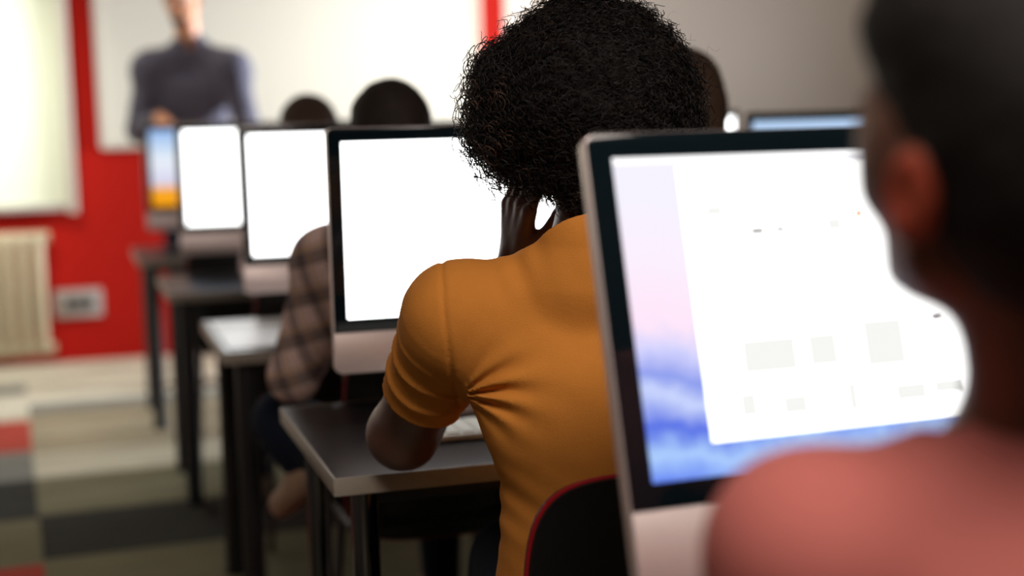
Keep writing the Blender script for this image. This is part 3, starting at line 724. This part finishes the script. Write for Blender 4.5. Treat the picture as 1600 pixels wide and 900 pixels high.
    cpt = base[:, None]-o3[:, None]*.004+o3[:, None]*t3*L3+a1[:, None]*np.cos(an)*r3+a2[:, None]*np.sin(an)*r3+V3(0, 0, -.010)*t3**2
    tubes('ringlets', cpt, .0011+.0005*rng.random(n_r), [M_['hair_curl'], M_['hair_tip']], core, (rng.random(n_r) < .22).astype(int), np.array(root.location))
    # loose stray hairs round the outline
    n_s = 40; pick = rng.integers(0, nv, n_s); base = cen[pick]; o2 = unit_rows(base-Hc); rand = rng.normal(size=(n_s, 3)); a1 = unit_rows(np.cross(o2, rand)); a2 = np.cross(o2, a1)
    tt = np.linspace(0, 1, 18)[None, :, None]; L2 = .03+.03*rng.random(n_s); ang = tt*(2+4*rng.random(n_s))[:, None, None]*3.14+rng.random(n_s)[:, None, None]*6.28
    cpt = base[:, None]+o2[:, None]*tt*L2[:, None, None]+a1[:, None]*np.sin(ang)*.007+a2[:, None]*np.cos(ang)*.006
    sh = tubes('stray_hairs', cpt, np.full(n_s, .00028), [M_['hair_tip']], core, np.zeros(n_s, int), np.array(root.location)); sh['kind'] = 'stuff'
    return root, J
def unit_rows(a): return a/(np.linalg.norm(a, axis=-1, keepdims=True)+1e-9)
def project(P):
    v = P-CC; z = v@CF; return 800+FPX*(v@CR)/z, 450-FPX*(v@CU)/z
def tubes(name, C, r, mats, parent, mi, origin):
    n, s, _ = C.shape; T = unit_rows(np.gradient(C, axis=1)); ref = np.array([.31, .47, .82]); A = unit_rows(np.cross(T, ref)); B = np.cross(T, A); K = 3
    taper = np.linspace(1, .45, s)[None, :, None]
    rings = np.stack([C+(A*math.cos(2*math.pi*k/K)+B*math.sin(2*math.pi*k/K))*r[:, None, None]*taper for k in range(K)], 2)-origin
    V = rings.reshape(-1, 3); idx = np.arange(n*s*K).reshape(n, s, K)
    q = np.stack([idx[:, :-1, :], np.roll(idx, -1, 2)[:, :-1, :], np.roll(idx, -1, 2)[:, 1:, :], idx[:, 1:, :]], -1)
    mm = np.repeat(mi, (s-1)*K); q = q.reshape(-1, 4)
    me = bpy.data.meshes.new(name); me.vertices.add(len(V)); me.vertices.foreach_set('co', V.ravel().astype(np.float32))
    me.loops.add(len(q)*4); me.loops.foreach_set('vertex_index', q.ravel().astype(np.int32)); me.polygons.add(len(q))
    me.polygons.foreach_set('loop_start', np.arange(0, len(q)*4, 4, dtype=np.int32))
    for m in mats: me.materials.append(m)
    me.polygons.foreach_set('material_index', mm.astype(np.int32)); me.update(); me.validate()
    me.polygons.foreach_set('use_smooth', [True]*len(me.polygons))
    return link(name, me, None, parent)
man_mustard()
# ------------------------------------------------------------------ 2. the woman in pink, nearest the camera
def woman_pink():
    head = at(1580, 266, .95); neck = at(1645, 630, 1.02)
    Rt = rotm(yaw=8, pitch=-8); Rh = rotm(yaw=4, pitch=17, roll=-8)
    J = skeleton(V3(neck[0]+.02, neck[1]-.10, .58), neck, head, Rt, sh_w=.165)
    J['shL'] = at(1268, 860, 1.0); J['elL'] = J['shL']+V3(-.01, .06, -.26); J['wrL'] = J['elL']+V3(.12, .18, .02)
    J['shR'] = neck+V3(.17, -.03, -.075); J['elR'] = J['shR']+V3(.05, .07, -.26); J['wrR'] = J['elR']+V3(-.06, .20, .02)
    root = empty('person', (J['pelvis'][0], J['pelvis'][1], 0), 'blurred person with pulled back dark hair and pink top in the right foreground', 'person')
    S = SDF(); torso(S, J, Rt, 0, .9); arms(S, J, w=.88); legs(S, J, w=.95); feet(S, J)
    S.cone(neck-V3(0, 0, .05), head-Rh@V3(0, .025, .07), .050, .047, .04); add_head(S, head, Rh, 1.08)
    for q in (-1, 1): S.ell(head+Rh@V3(q*.048, .046, .016), V3(.032, .042, .050), Rh, .03)
    m = M_['skin_fore']; nt = m.node_tree; b = nt.nodes['Principled BSDF']; src = b.inputs['Base Color'].links[0].from_socket     # ears redder than the cheeks, backlit glow painted into their colour
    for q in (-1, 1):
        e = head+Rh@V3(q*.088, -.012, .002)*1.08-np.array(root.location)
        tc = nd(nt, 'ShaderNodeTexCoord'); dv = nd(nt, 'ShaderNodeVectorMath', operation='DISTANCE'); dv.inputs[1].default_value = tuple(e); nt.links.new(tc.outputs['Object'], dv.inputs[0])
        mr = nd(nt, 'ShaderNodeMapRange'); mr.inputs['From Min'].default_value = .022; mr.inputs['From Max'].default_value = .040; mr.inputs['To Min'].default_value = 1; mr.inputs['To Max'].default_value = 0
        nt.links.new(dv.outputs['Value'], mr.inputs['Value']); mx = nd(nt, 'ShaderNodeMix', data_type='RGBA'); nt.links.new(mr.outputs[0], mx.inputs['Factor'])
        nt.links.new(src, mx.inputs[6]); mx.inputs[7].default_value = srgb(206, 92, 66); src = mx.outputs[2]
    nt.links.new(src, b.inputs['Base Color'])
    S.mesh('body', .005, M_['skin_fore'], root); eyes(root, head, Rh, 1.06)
    T = SDF(); torso(T, J, Rt, .010, .92, .05)
    for s in 'LR':
        a = J['el'+s]-J['sh'+s]; T.cone(J['sh'+s], J['sh'+s]+a*.7, .058, .055, .04); T.ell(J['sh'+s], V3(.062, .062, .060), k=.04)
    T.cone(neck-V3(0, 0, .045), neck+Rt@V3(0, -.01, .0), .078, .060, .03)
    nn = unit(Rt@V3(0, .45, 1)); top = neck+Rt@V3(0, -.02, .005); T.half(top, nn, (top+nn*.12, .15), .004)
    T.disp = lambda P: .003*noise(P, 20, 3)
    T.mesh('pink_top', .005, M_['pink'], root)
    D = SDF(); legs(D, J, .010, .95, .97); D.ell(J['pelvis']-V3(0, 0, .01), V3(.17, .125, .11), Rt, .04); D.mesh('jeans', .008, M_['denim'], root)
    shoes(J, M_['blackshoe'], root, .006)
    H = SDF()
    def p(x, y, z): return head+Rh@V3(x, y, z)*1.06
    H.ell(p(0, -.020, .036), V3(.084, .104, .094), Rh, .02); H.ell(p(0, -.05, -.01), V3(.070, .072, .07), Rh, .03)
    H.ell(p(-.004, .030, .085), V3(.080, .088, .062), Rh, .03)
    H.ell(p(0, -.128, .055), V3(.042, .040, .042), Rh, .012)
    for s in (-1, 1):
        pass
        H.ell(p(s*.092, -.008, -.004), V3(.020, .024, .036), Rh, .006, True)
    H.ell(p(0, .125, -.012), V3(.120, .082, .104), Rh, .025, True)
    H.disp = lambda P: .0022*noise(P*np.array([3, 1, 1]), 110, 21)+.0012*noise(P, 260, 24)
    H.mesh('hair', .004, M_['hair_black'], root)
    lk = MB().tube([tuple(at(1429, 372, 1.01)-np.array(root.location)), tuple(at(1431, 410, 1.005)-np.array(root.location)), tuple(at(1432, 452, 1.0)-np.array(root.location))], [.0014, .0022, .0024], 8)
    lk.build('hair_strand', M_['hair_dark'], root)
woman_pink()
# ------------------------------------------------------------------ other people
def student(head, neck, pelvis, yaw, label, skin, top, topname, hairm, long=False, hy=0, hp=-8, over=None, sh=.18, w=1.0, crossed=False, vox=.007):
    Rt = rotm(yaw=yaw, pitch=-10); Rh = rotm(yaw=yaw+hy, pitch=hp)
    J = skeleton(pelvis, neck, head, Rt, sh_w=sh); J.update(over or {})
    root = empty('person', (J['pelvis'][0], J['pelvis'][1], 0), label, 'person')
    S = SDF(); torso(S, J, Rt, -.004, w); arms(S, J, w=w); legs(S, J, -.002, w); feet(S, J, -.004)
    S.cone(neck-V3(0, 0, .05), head-Rh@V3(0, .02, .06), .056*w, .05*w, .04); add_head(S, np.array(head), Rh)
    S.mesh('body', vox-.001, skin, root)
    T = SDF(); torso(T, J, Rt, .016, w)
    for s in 'LR':
        a, e, wr = J['sh'+s], J['el'+s], J['wr'+s]; T.cone(a, e, .064, .056, .04); T.cone(e, e+(wr-e)*.85, .056, .042, .02); T.ell(a, V3(.066, .066, .066), k=.04)
    T.cone(neck-V3(0, 0, .04), neck+V3(0, 0, .0), .085, .068, .03)
    T.disp = lambda P: .005*noise(P, 28, 3)+.002*noise(P, 80, 4)
    T.mesh(topname, vox, top, root)
    D = SDF(); legs(D, J, .012, w, .95); D.ell(J['pelvis']-V3(0, 0, .02), V3(.176, .13, .11), Rt, .04); D.mesh('jeans', vox+.001, M_['denim'], root)
    shoes(J, M_['shoe'], root, vox)
    H = SDF(); h = np.array(head)
    def p(x, y, z): return h+Rh@V3(x, y, z)
    H.ell(p(0, -.020, .038), V3(.090, .104, .094), Rh, .02); H.ell(p(0, -.055, -.02), V3(.072, .064, .07), Rh, .03)
    if long: H.cone(p(0, -.07, -.02), p(0, -.085, -.20), .075, .06, .03)
    for s in (-1, 1): H.ell(p(s*.092, -.004, -.012), V3(.018, .026, .036), Rh, .006, True)
    H.ell(p(0, .100, -.02), V3(.085, .075, .075), Rh, .012, True)
    H.disp = lambda P: .0025*noise(P, 100, 22)+.0018*noise(P, 230, 25)
    H.mesh('hair', .005, hairm, root)
    return root, J
# plaid shirt, at the third desk
hp_ = at(609, 217, 3.2); nk = at(612, 335, 3.15)
student(hp_, nk, V3(.74, 3.13, .57), 0, 'person in a plaid flannel shirt seated behind the second monitor, short dark hair', M_['skin_mid'], M_['plaid'], 'plaid_shirt', M_['hair_dark'],
        over={'shL': at(512, 408, 3.17), 'elL': at(457, 588, 3.25), 'wrL': V3(.60, 3.42, .80), 'hipL': V3(.63, 3.10, .52), 'knL': V3(.46, 3.36, .60), 'anL': at(474, 722, 3.35), 'toeL': V3(-.30, .55, -.42)})
# fourth row
student(at(482, 215, 4.4), at(484, 300, 4.38), V3(.72, 4.45, .57), 0, 'person with short dark hair seen as a head above the third monitor', M_['skin_mid'], M_['navy'], 'dark_top', M_['hair_brown'], vox=.009, over={'shL': at(425, 345, 4.38), 'elL': at(432, 450, 4.5), 'wrL': at(470, 440, 4.7)})
# right of the curly hair
student(at(1064, 165, 3.35), at(1056, 275, 3.3), V3(1.38, 3.13, .57), 0, 'person with long brown hair just behind the right side of the curly afro', M_['skin_mid'], M_['navy'], 'dark_top', M_['hair_brown'], long=True, vox=.009)
# the teacher, standing
def teacher():
    head = at(284, -4, 6.80); neck = at(296, 72, 6.9)
    Rt = rotm(yaw=178, pitch=-6); Rh = rotm(yaw=160, pitch=-12)
    P = V3(neck[0]+.02, neck[1]+.10, .98)
    J = skeleton(P, neck, head, Rt, sh_w=.20, seated=False)
    # image left is the teacher's right side
    J['shR'] = at(236, 108, 6.88); J['shL'] = at(362, 108, 6.85)
    J['elR'] = at(218, 205, 6.86); J['wrR'] = at(250, 184, 6.72); J['elL'] = at(386, 195, 6.86); J['wrL'] = at(388, 200, 6.68)
    f = V3(.05, -1, -.25); J['hdR'] = (at(262, 206, 6.60)-J['wrR'], V3(0, -.3, -1), hsign(at(262, 206, 6.60)-J['wrR'], V3(0, -.3, -1), V3(1, 0, 0)), dict(curl=.3, spread=.12, sc=1.1))
    J['hdL'] = (V3(-.2, -1, -.25), V3(0, -.2, -1), hsign(V3(-.2, -1, -.25), V3(0, -.2, -1), V3(-1, 0, 0)), dict(curl=.3, spread=.12, sc=1.1))
    root = empty('person', (J['pelvis'][0], J['pelvis'][1], 0), 'teacher in a grey button shirt standing before the whiteboard, hand on the far monitor', 'person')
    S = SDF(); torso(S, J, Rt, -.004); arms(S, J); legs(S, J, -.002); feet(S, J, -.004)
    S.cone(neck-V3(0, 0, .06), head-Rh@V3(0, .02, .06), .062, .056, .04); add_head(S, head, Rh, 1.05)
    S.mesh('body', .0065, M_['skin_mid'], root); eyes(root, head, Rh, 1.05)
    T = SDF(); torso(T, J, Rt, .030, 1.05)
    for s in 'LR':
        a, e, wr = J['sh'+s], J['el'+s], J['wr'+s]; T.cone(a, e, .074, .062, .05); T.cone(e, e+(wr-e)*.8, .060, .042, .02); T.ell(a, V3(.074, .074, .074), k=.04)
    nn = unit(Rt@V3(0, -.40, 1)); top = neck+Rt@V3(0, 0, .005); T.cone(neck-V3(0, 0, .04), neck+V3(0, 0, .01), .085, .072, .03)
    T.ell(neck+Rt@V3(0, .085, .03), V3(.026, .05, .05), Rt, .01, True)
    T.disp = lambda P_: .006*noise(P_, 24, 8)+.003*noise(P_, 60, 9)
    T.mesh('grey_shirt', .008, M_['greyshirt'], root)
    D = SDF(); legs(D, J, .014, 1, .99); D.ell(J['pelvis']-V3(0, 0, .02), V3(.176, .13, .12), Rt, .04); D.mesh('trousers', .009, M_['denim'], root)
    shoes(J, M_['blackshoe'], root, .008)
    H = SDF()
    def p(x, y, z): return head+Rh@V3(x, y, z)
    H.ell(p(0, -.020, .045), V3(.086, .102, .092), Rh, .02); H.ell(p(0, .100, -.02), V3(.085, .07, .085), Rh, .012, True)
    H.mesh('hair', .006, M_['hair_dark'], root)
    Bd = SDF(); Bd.cone(p(-.055, .01, -.05), p(-.022, .075, -.100), .018, .017, .02); Bd.cone(p(.055, .01, -.05), p(.022, .075, -.100), .018, .017, .02); Bd.ell(p(0, .085, -.100), V3(.03, .018, .018), Rh, .02)
    Bd.mesh('beard', .005, M_['hair_brown'], root)
teacher()
